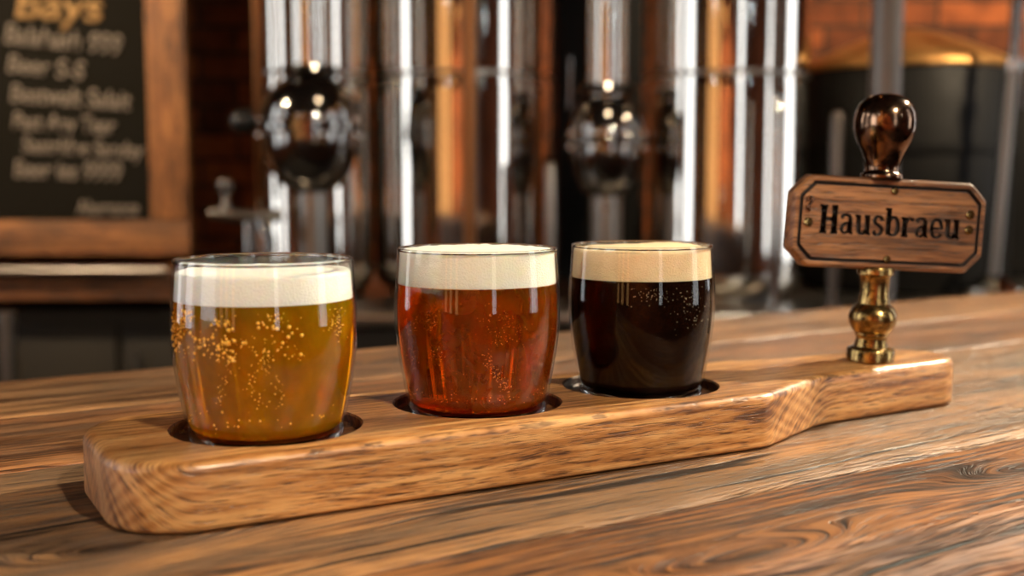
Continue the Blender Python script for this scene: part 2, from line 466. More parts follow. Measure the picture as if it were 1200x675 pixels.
# ------------------------------------------------------------------ the bar counter
TA = math.radians(33.3)
bar = empty('bar_counter', (0, 0, BT), (0, 0, TA))     # local x runs along the planks, y across, z=0 is the top
tag(bar, 'long rustic wooden bar counter of lacquered planks with a rough live edge', 'bar counter')

def plank(name, t0, t1, s0, s1, m, seed, amp=.0005, round_=.0025, step=.012, zoff=0.0):
    bm = bmesh.new(); n = int((s1 - s0) / step); rows = []
    for i in range(n + 1):
        s = s0 + (s1 - s0) * i / n
        e0 = noise.noise(Vector((s * 6, seed, 0))) * .0012; e1 = noise.noise(Vector((s * 6, seed, 9))) * .0012
        a, b = t0 + e0, t1 + e1
        prof = [(a, -.045), (a, -round_ * 2), (a + round_ * .3, -round_ * .7), (a + round_, -.0001)]
        k = 14
        prof += [(a + round_ + (b - a - 2 * round_) * j / k, 0) for j in range(1, k)]
        prof += [(b - round_, -.0001), (b - round_ * .3, -round_ * .7), (b, -round_ * 2), (b, -.045)]
        row = []
        for (y, z) in prof:
            dz = 0
            if z > -.002:
                dz = amp * (noise.noise(Vector((s * 5, y * 40, seed))) + .5 * noise.noise(Vector((s * 14, y * 130, seed + 5))))
            row.append(bm.verts.new((s, y, z + dz - amp + zoff)))
        rows.append(row)
    for A, B in zip(rows, rows[1:]):
        for j in range(len(A) - 1): bm.faces.new((A[j], A[j + 1], B[j + 1], B[j]))
        bm.faces.new((A[-1], A[0], B[0], B[-1]))
    bm.faces.new(rows[0]); bm.faces.new(rows[-1][::-1])
    return obj(name, bm, m, bar, smooth=60)

W_BACK = wood('weathered back plank', srgb(62, 37, 20), srgb(132, 87, 52), srgb(176, 128, 84), fs=.7, ctr=1.6, offset=(3.1, 1.3, 0), rough=(.3, .5), grey=srgb(128, 98, 72), grey_amt=.6, crack=.6,
              knots=((.42, .80, .06, .012, .02),))
W_MIDB = wood('worn middle plank', srgb(58, 33, 17), srgb(126, 78, 44), srgb(170, 116, 72), fs=.7, ctr=1.6, offset=(7.7, 2.3, 0), rough=(.28, .5), grey=srgb(120, 92, 70), grey_amt=.6, crack=.7)
W_MIDA = wood('grooved grey brown plank', srgb(54, 33, 17), srgb(124, 80, 44), srgb(170, 120, 72), fs=.7, ctr=1.6, offset=(1.7, .3, 0), rough=(.36, .58), grey=srgb(112, 86, 62), grey_amt=.85, crack=1.0, fibre=1.5, bump=.0010,
              knots=((.11, .445, .05, .016, .03), (.06, .40, .03, .008, -.015)), streak=1.2)
W_FRONT = wood('honey brown front plank', srgb(54, 28, 12), srgb(124, 72, 33), srgb(168, 108, 55), fs=.7, ctr=1.6, offset=(5.7, .9, 0), spec=.4, rough=(.42, .66), grey=srgb(118, 84, 58), grey_amt=.5, crack=.7,
               knots=((.31, .305, .05, .012, .03), (.52, .325, .06, .015, .03)), bump=.0008)
W_EDGE = wood('live edge sapwood', srgb(46, 28, 22), srgb(124, 78, 50), srgb(178, 128, 92), fs=.5, ctr=1.7, spec=.3, offset=(2.7, .9, 0), rough=(.55, .75), grey=srgb(104, 82, 78), grey_amt=.8, crack=1.0, bump=.0012, pith=(.05, -.04))
plank('plank', 0.7350, 0.8724, -1.5, 1.95, W_BACK, 3)
plank('plank', 0.5965, 0.7335, -1.5, 1.95, W_MIDB, 4)
plank('plank', 0.3690, 0.5950, -1.5, 1.95, W_MIDA, 5, amp=.0008, step=.008)

def live_plank():
    bm = bmesh.new(); s0, s1 = -1.0, 1.95; n = 420; rows = []
    for i in range(n + 1):
        s = s0 + (s1 - s0) * i / n
        e = .2932 + .004 * noise.noise(Vector((s * 5, 2.2, 0))) + .002 * noise.noise(Vector((s * 17, 4.2, 0)))
        b = .3675 + noise.noise(Vector((s * 6, 8, 9))) * .0012
        row = []
        prof = [(b, -.045, 0), (b, -.005, 0), (b - .0008, -.0015, 0), (b - .0025, 0, 0)]
        k = 12
        prof += [(b - .0025 - (b - .0025 - e) * j / k, 0, 0) for j in range(1, k + 1)]
        R = .034 + .006 * noise.noise(Vector((s * 4, 7, 7)))
        lip = .0016 + .0022 * max(0, noise.noise(Vector((s * 9, 1.7, 3.3))) + .35)
        prof.append((e - .0006, -lip * .5, .1)); prof.append((e - .0016, -lip, .3))
        for j in range(1, 33):
            ph = math.radians(3.2 * j)
            prof.append((e - .0016 - R * math.sin(ph) * 1.05, -lip - R * (1 - math.cos(ph)) * .9, min(1, .4 + j / 6)))
        prof.append((e - R * .8, -.062, .3)); 
        for (y, z, f) in prof:
            p = Vector((s * 3.0, y * 95, z * 95))
            d = (abs(noise.noise(p)) * -.0060 + .0010 * noise.noise(Vector((s * 11, y * 260, z * 260)))) * f
            dz = .0005 * noise.noise(Vector((s * 5, y * 40, 1.5))) * (1 - f) - .0005
            row.append(bm.verts.new((s, y - d * .5 * f, z + d + (dz if z > -.002 else 0))))
        rows.append(row)
    for A, B in zip(rows, rows[1:]):
        for j in range(len(A) - 1): bm.faces.new((A[j], A[j + 1], B[j + 1], B[j]))
        bm.faces.new((A[-1], A[0], B[0], B[-1]))
    bm.faces.new(rows[0]); bm.faces.new(rows[-1][::-1])
    o = obj('plank', bm, [W_FRONT, W_EDGE], bar, smooth=60)
    for p in o.data.polygons:
        if p.center.y < .2932 + .004 * noise.noise(Vector((p.center.x * 5, 2.2, 0))) + .002 * noise.noise(Vector((p.center.x * 17, 4.2, 0))) and p.center.z < -.0012: p.material_index = 1
    o['label'] = 'front plank with rough live edge'
live_plank()
M['panel_wood'] = wood('bar front panel wood', srgb(60, 34, 18), srgb(104, 64, 36), srgb(140, 92, 54), rough=(.4, .6))
obj('front_panel', box(-.9, 1.9, .31, .34, -BT, -.05, .003), M['panel_wood'], bar, smooth=0)
obj('rear_panel', box(-1.4, 1.9, .80, .83, -BT, -.05, .003), M['panel_wood'], bar, smooth=0)

# ------------------------------------------------------------------ the serving board
BA = math.radians(29.5)
BX, BY = -.1129, .5189
BTH = .0295
def board_outline():
    n = 14
    pts = fillet([(-.0765, -.054, .033), (.257, -.054, .026), (.322, -.0255, .06), (.450, -.0215, .024), (.457, .030, .026),
                  (.335, .040, .05), (.262, .057, .035), (-.0765, .057, .033)], n)
    return pts
bm = bmesh.new(); out = board_outline()
A = [bm.verts.new((x, y, 0)) for x, y in out]; B = [bm.verts.new((x, y, BTH)) for x, y in out]
bm.faces.new(A[::-1]); bm.faces.new(B)
for i in range(len(A)): bm.faces.new((A[i], A[(i + 1) % len(A)], B[(i + 1) % len(A)], B[i]))
bm.normal_update()
for zz, of in ((BTH, .0050), (0, .0028)):
    es = [e for e in bm.edges if abs(e.verts[0].co.z - zz) < 1e-6 and abs(e.verts[1].co.z - zz) < 1e-6]
    bmesh.ops.bevel(bm, geom=es, offset=of, segments=5, affect='EDGES', profile=.5)
board = obj('serving_board', bm, [BO, BOD], None, (BX, BY, BT), (0, 0, BA), smooth=40)
tag(board, 'long oak tasting board with a narrow handle end, carrying the three beer glasses', 'serving board')
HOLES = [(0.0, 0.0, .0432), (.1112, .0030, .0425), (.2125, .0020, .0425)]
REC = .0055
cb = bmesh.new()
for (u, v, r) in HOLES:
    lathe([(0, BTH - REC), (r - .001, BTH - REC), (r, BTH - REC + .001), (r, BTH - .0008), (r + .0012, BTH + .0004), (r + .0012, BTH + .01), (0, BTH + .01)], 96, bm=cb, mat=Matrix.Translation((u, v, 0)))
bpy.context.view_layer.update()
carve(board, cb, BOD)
def on_board(u, v, z=BTH):
    return (BX + u * math.cos(BA) - v * math.sin(BA), BY + u * math.sin(BA) + v * math.cos(BA), BT + z)

# ------------------------------------------------------------------ the glasses
def interp(tab, z):
    """Smooth radius lookup in a table of (z, r)."""
    for i in range(len(tab) - 1):
        if z <= tab[i + 1][0]:
            p1, p2 = tab[i], tab[i + 1]; p0 = tab[max(i - 1, 0)]; p3 = tab[min(i + 2, len(tab) - 1)]
            t = (z - p1[0]) / (p2[0] - p1[0])
            m1 = (p2[1] - p0[1]) / max(p2[0] - p0[0], 1e-9) * (p2[0] - p1[0]); m2 = (p3[1] - p1[1]) / max(p3[0] - p1[0], 1e-9) * (p2[0] - p1[0])
            return (2 * t ** 3 - 3 * t ** 2 + 1) * p1[1] + (t ** 3 - 2 * t ** 2 + t) * m1 + (-2 * t ** 3 + 3 * t ** 2) * p2[1] + (t ** 3 - t ** 2) * m2
    return tab[-1][1]

def tumbler(u, v, k, H, zf, foam_top, dome, beer_m, foam_m, label, glabel, seed, nb, bub_m, lump=None):
    """k scales the widths; H is the height from the recess floor; zf the beer line and foam_top above it, from the same floor."""
    g = empty('taster_glass', on_board(u, v, BTH - REC))
    tag(g, label, 'beer glass', None)
    tab = [(0, .0350), (.012, .0368), (.026, .0395), (.040, .0414), (.050, .0419), (.060, .0417), (.072, .0408), (.0825, .0402)]
    tab = [(z * H / .0825, r * k) for z, r in tab]
    R = lambda z: interp(tab, z)
    th, base = .00125, .0045
    prof = [(0, .0012), (R(0) * .80, .0010), (R(0) * .86, .0002), (R(0) * .93, 0.0), (R(0) * .975, .0006), (R(.002), .0022)]
    for i in range(1, 31):
        z = .0022 + (H - .0008 - .0022) * i / 30; prof.append((R(z), z))
    prof += [(R(H) - .0002, H - .0002), (R(H) - th * .5, H), (R(H) - th + .0002, H - .0002)]
    rim_in = R(H) - th
    for i in range(30):
        z = H - .0008 - (H - .0008 - base - .003) * i / 29; prof.append((R(z) - th, z))
    prof += [(R(base) - th - .0010, base + .0012), (R(base) - th - .0035, base + .0002), (0, base)]
    tm = obj('tumbler', lathe(prof, 128), [M['glass'], M['glass_wet']], g, smooth=80)
    for p in tm.data.polygons:
        c = p.center; rr = math.hypot(c.x, c.y)
        if c.z < foam_top and c.z > base * .8 and rr < R(c.z) - th * .6: p.material_index = 1
    rp = [(R(H) - th * .5 + .00085 * math.cos(a), H - .0006 + .00085 * math.sin(a)) for a in [2 * PI * i / 16 for i in range(16)]]
    obj('rim', lathe(rp, 128, closed=True), M['glass_thick'], g, smooth=180)
    obj('foot', lathe([(0, .0016), (R(0) * .80, .0014), (R(0) * .86, .0004), (R(0) * .93, .0001), (R(0) * .97, .0006), (R(.002) - .0004, .0022), (R(base) - th * .6, base - .0002), (R(base) - th - .0035, base - .0003), (0, base - .0003)], 96), M['glass_thick'], g, smooth=60)
    ov = -.00012
    bp = [(0, base + .0002), (R(base) - th - .0035, base + .0003), (R(base) - th - .0012, base + .0013)]
    for i in range(24):
        z = base + .003 + (zf - base - .003) * i / 23; bp.append((R(z) - th + ov, z))
    bp += [(R(zf) - th - .0015, zf + .0002), (0, zf + .0002)]
    be = obj('beer', lathe(bp, 128), beer_m, g, smooth=60)
    # the head of foam
    fp = [(0, zf - .0004)]
    for r in (.3, .6, .9): fp.append(((R(zf) - th) * r, zf - .0004))
    fp.append((R(zf) - th - .00012, zf - .0004))
    for i in range(1, 12):
        z = zf + (foam_top - zf) * i / 12; fp.append((R(z) - th - .00012, z))
    Rt = R(foam_top) - th - .00012
    fp += [(Rt - .0002, foam_top), (Rt - .001, foam_top + .0004)]
    for r in (.93, .86, .76, .64, .5, .35, .2, .08): fp.append((Rt * r, foam_top + dome * (1 - r ** 3) + .0004))
    fp.append((0, foam_top + dome + .0004))
    bm = lathe(fp, 128)
    for vtx in bm.verts:
        if vtx.co.z > foam_top + .0003:
            q = vtx.co; d = .0006 * noise.noise(Vector((q.x * 160, q.y * 160, seed))) + .0003 * noise.noise(Vector((q.x * 600, q.y * 600, seed)))
            if lump:
                d += lump[2] * math.exp(-((q.x - lump[0]) ** 2 + (q.y - lump[1]) ** 2) / lump[3] ** 2)
            q.z += d
        elif abs(vtx.co.z - (zf - .0004)) < 1e-5:
            q = vtx.co; q.z += .0003 * noise.noise(Vector((q.x * 300, q.y * 300, seed)))
    obj('foam', bm, foam_m, g, smooth=60)
    # rising and clinging bubbles
    bm = bmesh.new(); rnd = random.Random(seed)
    for (a, z, dep, r) in nb(rnd):
        rr = (R(z) - th - .0001 - max(0, dep - .0009))
        if rr < 0: continue
        c = Matrix.Translation((rr * math.cos(a), rr * math.sin(a), z)) @ Matrix.Diagonal((r * 1.25, r * 1.25, r * 1.25, 1))
        bmesh.ops.create_icosphere(bm, subdivisions=1, radius=1, matrix=c)
    if bm.verts:
        tag(obj('bubbles', bm, bub_m, be, smooth=180), kind='stuff')
    else: bm.free()
    return g

def lager_bubbles(rnd):
    out = []
    # loose clusters high on the side that faces the lens, in front left
    for c in range(46):
        a0 = math.radians(rnd.uniform(-165, -58)); z0 = rnd.uniform(.043, .061)
        for k in range(rnd.randint(8, 24)):
            out.append((a0 + rnd.gauss(0, .07), min(.0625, z0 + rnd.gauss(0, .0024)), abs(rnd.gauss(.0006, .0012)) + .0004, rnd.choice((.0002, .0003, .00045, .0007)) * rnd.uniform(.7, 1.2)))
    # the trails curling down through the middle
    for c in range(3):
        a0 = math.radians(-105 + 17 * c + rnd.uniform(-5, 5)); z0 = rnd.uniform(.042, .05)
        for k in range(0, 60, 2):
            z = z0 - k * .0004; out.append((a0 + .07 * math.sin(k * .09 + c * 2) + rnd.gauss(0, .04), z, .0006, rnd.uniform(.00015, .00034)))
    for c in range(120):      # near the foot
        out.append((math.radians(rnd.uniform(-170, -10)), rnd.gauss(.0135, .0022), rnd.uniform(.0003, .004), rnd.uniform(.0002, .00055)))
    for c in range(70):      # patch at the right edge
        out.append((math.radians(rnd.gauss(-28, 5)), rnd.gauss(.056, .004), .0004, rnd.uniform(.00012, .0003)))
    for c in range(120):
        out.append((math.radians(rnd.uniform(-180, 0)), rnd.uniform(.012, .06), rnd.uniform(.0003, .006), rnd.uniform(.00012, .0003)))
    return [(a, min(z, .0615), d, r) for a, z, d, r in out if z > .0075]
def amber_bubbles(rnd):
    out = []
    for c in range(9):
        a0 = math.radians(rnd.uniform(-150, -40)); z0 = rnd.uniform(.03, .06)
        for k in range(40):
            out.append((a0 + rnd.gauss(0, .06), z0 + rnd.gauss(0, .003), abs(rnd.gauss(.0006, .001)) + .0004, rnd.uniform(.0001, .00024)))
    for k in range(110):      # diagonal trail
        out.append((math.radians(-84 + k * .17 + rnd.gauss(0, 2.4)), .036 - k * .00018 + rnd.gauss(0, .0012), .0006, rnd.uniform(.0001, .00026)))
    for c in range(90):
        out.append((math.radians(rnd.uniform(-165, -20)), rnd.gauss(.0135, .0016), rnd.uniform(.0003, .002), rnd.uniform(.00012, .00034)))
    for c in range(80):
        out.append((math.radians(rnd.uniform(-175, -5)), rnd.uniform(.015, .06), rnd.uniform(.0003, .003), rnd.uniform(.0001, .00022)))
    return [(a, min(z, .062), d, r) for a, z, d, r in out if z > .0075]
def stout_bubbles(rnd):
    out = []
    for c in range(60):
        out.append((math.radians(rnd.gauss(-88, 9)), rnd.gauss(.058, .003), .0002, rnd.uniform(.0001, .0002)))
    for c in range(60):
        out.append((math.radians(rnd.gauss(-55, 8)), rnd.gauss(.052, .006), .0002, rnd.uniform(.0001, .0002)))
    return [(a, min(z, .062), d, r) for a, z, d, r in out if z > .0075]

tumbler(0.0, 0.0, 1.0, .0825, .0645, .0768, .0004, M['lager'], M['foam_white'],
        'rounded tasting glass of bright golden lager under a white head, nearest the rounded board end', '', 3, lager_bubbles, M['bubble_gold'])
tumbler(.1112, .0030, 1.0, .0840, .0665, .0825, .0018, M['amber'], M['foam_cream'],
        'rounded tasting glass of reddish amber ale under cream foam, between golden and black beers', '', 5, amber_bubbles, M['bubble_amber'])
tumbler(.2125, .0020, .955, .0830, .0655, .0805, .0012, M['stout'], M['foam_tan'],
        'rounded tasting glass of black stout under tan foam, nearest the tap handle', '', 8, stout_bubbles, M['bubble_tan'], lump=(.018, .014, .0016, .014))

# ------------------------------------------------------------------ the tap handle
tap = empty('tap_handle', on_board(.3855, -.002), (0, math.radians(1.9), 0))
tag(tap, 'brass beer tap handle with carved wooden sign and bronze knob, standing on the board', 'tap handle')
tap.rotation_mode = 'XYZ'
obj('base', lathe([(0, 0), (.0138, 0), (.0146, .0006), (.0146, .0072), (.0141, .0080), (.0125, .0086), (.0108, .0094), (0, .0094)], 64), M['brass'], tap)
obj('stem', lathe([(0, .0090), (.0104, .0090), (.0099, .0115), (.0092, .0140), (.0096, .0160), (.0103, .0168), (.0103, .0178), (.0122, .0200), (.0141, .0238), (.0146, .0268), (.0143, .0298),
                   (.0126, .0334), (.0108, .0352), (.0098, .0362), (.0094, .0385), (.0088, .0420), (.0087, .0480), (.0091, .0530), (.0099, .0540), (.0112, .0545), (.0112, .0580), (.0105, .0590), (0, .0590)], 64), M['brass'], tap)
kn = obj('knob', lathe([(0, .1135), (.0122, .1135), (.0126, .1150), (.0122, .1165), (.0102, .1175), (.0098, .1190), (.0102, .1215), (.0110, .1250), (.0128, .1300), (.0152, .1345), (.0172, .1390), (.0184, .1440),
                        (.0186, .1490), (.0178, .1540), (.0158, .1585), (.0125, .1620), (.0085, .1641), (.0042, .1651), (0, .1654)], 64), M['bronze'], tap, smooth=60)
kn['label'] = 'dark bronze pear-shaped knob'

# letters: strokes in units of the cap height
LET = {
 'H': (.74, [([(.16, .02), (.16, .98)], .19, 0), ([(.58, .02), (.58, .98)], .19, 0), ([(.16, .52), (.58, .52)], .13, 0),
             ([(.02, .045), (.31, .045)], .09, 0), ([(.45, .045), (.72, .045)], .09, 0), ([(.0, .955), (.30, .955)], .09, 0), ([(.45, .955), (.70, .955)], .09, 0)]),
 'a': (.58, [([(.07, .56), (.16, .66), (.30, .68), (.42, .58), (.43, .40)], .14, 1), ([(.42, .45), (.42, .05)], .17, 0), ([(.40, .06), (.56, .05)], .09, 0),
             ([(.42, .41), (.24, .38), (.11, .24), (.14, .09), (.27, .05), (.42, .16)], .12, 1)]),
 'u': (.64, [([(.15, .70), (.15, .24), (.20, .09), (.32, .055), (.48, .17)], .16, 1), ([(.49, .70), (.49, .03)], .17, 0), ([(.0, .665), (.16, .665)], .08, 0), ([(.36, .665), (.5, .665)], .08, 0), ([(.48, .045), (.63, .045)], .08, 0)]),
 's': (.48, [([(.41, .53), (.34, .66), (.20, .67), (.10, .56), (.14, .44), (.30, .34), (.40, .22), (.34, .08), (.20, .03), (.06, .15)], .135, 1)]),
 'b': (.62, [([(.15, 1.0), (.15, .06)], .17, 0), ([(.0, .965), (.16, .965)], .08, 0), ([(.15, .52), (.30, .68), (.45, .62), (.52, .40), (.48, .14), (.33, .04), (.15, .12)], .15, 1)]),
 'r': (.50, [([(.15, .70), (.15, .03)], .17, 0), ([(.0, .665), (.16, .665)], .08, 0), ([(.02, .045), (.30, .045)], .09, 0), ([(.15, .46), (.26, .64), (.38, .66), (.47, .58)], .14, 1)]),
 'e': (.56, [([(.10, .37), (.46, .37), (.46, .50), (.38, .64), (.26, .68), (.13, .58), (.09, .36), (.14, .12), (.28, .035), (.40, .07), (.48, .17)], .13, 1)]),
}
def stroke(pts, w, curve, z0, z1, bm, ox, oy, sc):
    P = [Vector((x, y)) for x, y in pts]
    if curve: P = smooth_path(P, 4)
    L, Rr = [], []
    for i, p in enumerate(P):
        a = (P[i] - P[i - 1]).normalized() if i else None; b = (P[i + 1] - P[i]).normalized() if i < len(P) - 1 else None
        d = ((a or b) + (b or a)).normalized(); nrm = Vector((-d.y, d.x))
        # broad-pen feel: verticals heavier than horizontals
        ww = w * (.62 + .38 * abs(d.y)) if curve else w
        L.append(p + nrm * ww / 2); Rr.append(p - nrm * ww / 2)
    prism([(ox + q.x * sc, oy + q.y * sc) for q in (Rr + L[::-1])], z0, z1, bm)

SW, SH, ST = .1265, .0560, .012
sign = obj('sign', bmesh.new(), [], None) if False else None
M['sign_wood'] = wood('sign wood', srgb(74, 44, 24), srgb(146, 94, 56), srgb(190, 132, 84), offset=(9.1, 4.0, .4), rough=(.3, .5), bump=.0003, ring=40)
M['sign_dark'] = simple('dark lettering and groove', srgb(30, 19, 13), .6)  # dark tone for the letters and the border groove
def cham(w, h, c, r):
    w /= 2; h /= 2
    return fillet([(-w, -h + c, r), (-w + c, -h, r), (w - c, -h, r), (w, -h + c, r), (w, h - c, r), (w - c, h, r), (-w + c, h, r), (-w, h - c, r)], 4)
# the plate is modelled flat, x right, y up, z towards the customer
def ringed_plate():
    bm = bmesh.new()
    levels = [(cham(SW - .003, SH - .003, .0095, .004), -ST / 2), (cham(SW, SH, .0105, .0045), -ST / 2 + .0015), (cham(SW, SH, .0105, .0045), ST / 2 - .0022), (cham(SW - .0028, SH - .0028, .0098, .004), ST / 2 - .0002),
              (cham(SW - .0052, SH - .0052, .0090, .004), ST / 2), (cham(SW - .0078, SH - .0078, .0085, .003), ST / 2 - .0003), (cham(SW - .0086, SH - .0086, .0084, .002), ST / 2 - .0022),
              (cham(SW - .0112, SH - .0112, .0080, .002), ST / 2 - .0022), (cham(SW - .0120, SH - .0120, .0078, .002), ST / 2 - .0004), (cham(SW - .0136, SH - .0136, .0075, .002), ST / 2 - .0004)]
    rings = [[bm.verts.new((x, y, z)) for x, y in o] for o, z in levels]
    for q, (A, B) in enumerate(zip(rings, rings[1:])):
        n = len(A)
        for i in range(n): bm.faces.new((A[i], A[(i + 1) % n], B[(i + 1) % n], B[i])).material_index = 1 if q in (5, 6, 7) else 0
    bm.faces.new(rings[0][::-1]); bm.faces.new(rings[-1])
    return bm
YAW = math.radians(9)
sign_rot = (PI / 2, math.radians(1.2), YAW)
sign = obj('sign', ringed_plate(), [M['sign_wood'], M['sign_dark']], tap, (0.0044, 0, .0856), sign_rot, smooth=35)
sign['label'] = 'carved brown wooden sign reading Hausbraeu'
cb = bmesh.new(); sc = .0172; word = 'Hausbraeu'; wid = sum(LET[c][0] for c in word) + .02 * 8; kx = .0925 / (wid * sc)
ox = -.0460; oy = -.0072
for c in word:
    for pts, w, cv in LET[c][1]:
        stroke([(x * kx, y) for x, y in pts], w * 1.12, cv, ST / 2 - .0022, ST / 2 + .002, cb, ox, oy, sc)
    ox += (LET[c][0] + .02) * sc * kx
bpy.context.view_layer.update()
carve(sign, cb, M['sign_dark'])
def screw(x, y, r=.0021):
    b = lathe([(0, 0), (r, 0), (r, .0005), (r * .8, .0011), (r * .45, .0012), (r * .35, .0006), (0, .0006)], 24)
    return obj('screw', b, M['brass'], sign, (x, y, ST / 2 - .0004), (0, 0, 0), smooth=40)
for x, y in [(.0012, .0205), (-.0002, -.0215), (-.0530, -.0010), (.0525, .0085), (.0525, -.0010)]: screw(x, y, .0029 if abs(x) > .05 else .0025)
hook = [(x + .002, y, z) for x, y, z in [(-.0563, .0125, ST / 2 + .0005), (-.0556, .0142, ST / 2 + .0008), (-.0540, .0140, ST / 2 + .0010), (-.0538, .0120, ST / 2 + .0010), (-.0553, .0100, ST / 2 + .0009), (-.0560, .0078, ST / 2 + .0006), (-.0545, .0062, ST / 2 + .0004)]]
obj('hook', tube(smooth_path([Vector(p) for p in hook], 4), .0009, 8), M['bronze'], sign, smooth=60)

# ------------------------------------------------------------------ back wall things, left
CY = 3.15
def pix_box(x0, x1, y0, y1, Y, depth, bev=.0):
    a = at(x0, y1, Y); b = at(x1, y0, Y)
    return box(a.x, b.x, Y, Y + depth, a.z, b.z, bev)
cb_ = empty('chalkboard', (at(60, 150, CY).x, CY, at(60, 300, CY).z)); c0 = cb_.location.copy()
tag(cb_, 'black chalkboard menu in a broad brown wooden frame hanging above the shelf', 'chalkboard')
def local(p): return (p[0] - c0.x, p[1] - c0.y, p[2] - c0.z)
xl, xr = at(-260, 150, CY).x, at(222, 150, CY).x; zb, zt = at(0, 298, CY).z, at(0, -320, CY).z; fw = at(222, 150, CY).x - at(176, 150, CY).x; fh = at(0, 258, CY).z - zb
def lbox(x0, x1, y0, y1, z0, z1, bev=.004): return box(x0 - c0.x, x1 - c0.x, y0 - c0.y, y1 - c0.y, z0 - c0.z, z1 - c0.z, bev)
obj('slate', lbox(xl + .02, xr - .02, CY, CY + .012, zb + .02, zt - .02, .001), M['slate'], cb_)
fr = lbox(xl, xr, CY - .022, CY + .02, zb, zb + fh); 
obj('frame_rail', fr, M['frame_wood'], cb_)
obj('frame_rail', lbox(xl, xr, CY - .022, CY + .02, zt - fh, zt), M['frame_wood'], cb_)
for x0 in (xl, xr - fw):
    b = box(0, zt - zb - 2 * fh - .002, -.021, .021, -fw / 2, fw / 2, .004)
    obj('frame_stile', b, M['frame_wood'], cb_, (x0 + fw / 2 - c0.x, CY - .001 - c0.y, zb + fh + .001 - c0.z), (0, -PI / 2, 0))
def chalk(text, px, py, hpx, slope, m=None, wpx=None, name='chalk_line'):
    cu = bpy.data.curves.new('t', 'FONT'); cu.body = text; cu.size = 1.0; cu.extrude = .0; cu.shear = .15; cu.offset = .012
    o = bpy.data.objects.new('t', cu); COL.objects.link(o)
    dg = bpy.context.evaluated_depsgraph_get(); me = bpy.data.meshes.new_from_object(o.evaluated_get(dg)); bpy.data.objects.remove(o)
    p = at(px, py, CY - .004); s = hpx * CY / 1340 / .73
    w = max(v.co.x for v in me.vertices); sx = s if not wpx else (wpx * CY / 1340) / w
    for v in me.vertices: v.co = Vector((v.co.x * sx, v.co.y * s, 0))
    bm = bmesh.new(); bm.from_mesh(me)
    ext = bmesh.ops.extrude_face_region(bm, geom=bm.faces[:])
    bmesh.ops.translate(bm, verts=[e for e in ext['geom'] if isinstance(e, bmesh.types.BMVert)], vec=(0, 0, .002))
    return obj(name, bm, m or M['chalk'], cb_, local((p.x, CY - .001, p.z)), (PI / 2, math.radians(slope), 0), smooth=0)
chalk('Bays', 14, 20, 36, 3, M['chalk_gold'], 104, 'chalk_heading')
chalk('Balahash 999', 3, 50, 24, 6, None, 137)
chalk('Beer S-S', 6, 84, 22, 6, None, 91)
chalk('Bestwalt Salait', 10, 119, 22, 4, None, 141)
chalk('Past Any Tear', 13, 151, 21, 3, None, 121)
chalk('Saatrldne Sanday', 25, 178, 19, 3, None, 142)
chalk('Beer ies 9999', 15, 208, 22, 2, None, 127)
chalk('Alsernance', 90, 252, 18, 0, None, 72)

# wooden wall shelf under it with a steel rail
SY = 3.02
a = at(-300, 352, SY); b = at(208, 316, SY)
sh = empty('wall_shelf', (b.x, SY, a.z)); tag(sh, 'brown wooden wall shelf with a steel rail below the chalkboard', 'shelf')
o = obj('shelf_board', box(a.x - b.x, 0, 0, RY1 - SY, 0, b.z - a.z, .006), M['shelf_wood'], sh)
zr = at(0, 318, SY - .03).z
obj('rail', tube([(a.x - b.x, -.03, at(0, 318, SY - .03).z - a.z), (-.02, -.03, at(0, 318, SY - .03).z - a.z)], .014), M['steel_brown'], sh, smooth=50)
# wall_shelf posts down to the cabinet
a = at(-300, 600, SY + .1); b = at(290, 362, SY + .1)
cab = empty('wall_cabinet', (b.x, SY + .1, 0)); tag(cab, 'dark panelled cabinet standing below the wooden wall shelf', 'cabinet')
obj('body', box(a.x - b.x, 0, .02, RY1 - SY - .1, 0, b.z, .003), M['panel'], cab)
W_ = -(a.x - b.x)
for i in range(4):
    x1 = -i * W_ / 4 - .01; x0 = -(i + 1) * W_ / 4 + .01
    d = obj('door', box(x0, x1, 0, .019, .05, b.z - .04, .004), M['panel'], cab)
    obj('door_handle', tube([(x0 + .04, -.018, b.z - .35), (x0 + .04, -.018, b.z - .12)], .005), M['steel_satin'], d, smooth=50)
# steel post at the far left
p = at(8, 366, 2.6)
tag(obj('steel_post', lathe([(0, 0), (.05, 0), (.05, .006), (.017, .008), (.017, p.z - .03), (.021, p.z - .03), (.021, p.z), (0, p.z)], 32), M['steel_satin'], None, (p.x, 2.6, 0)),
    'short satin steel post before the dark cabinet at the far left', 'post')

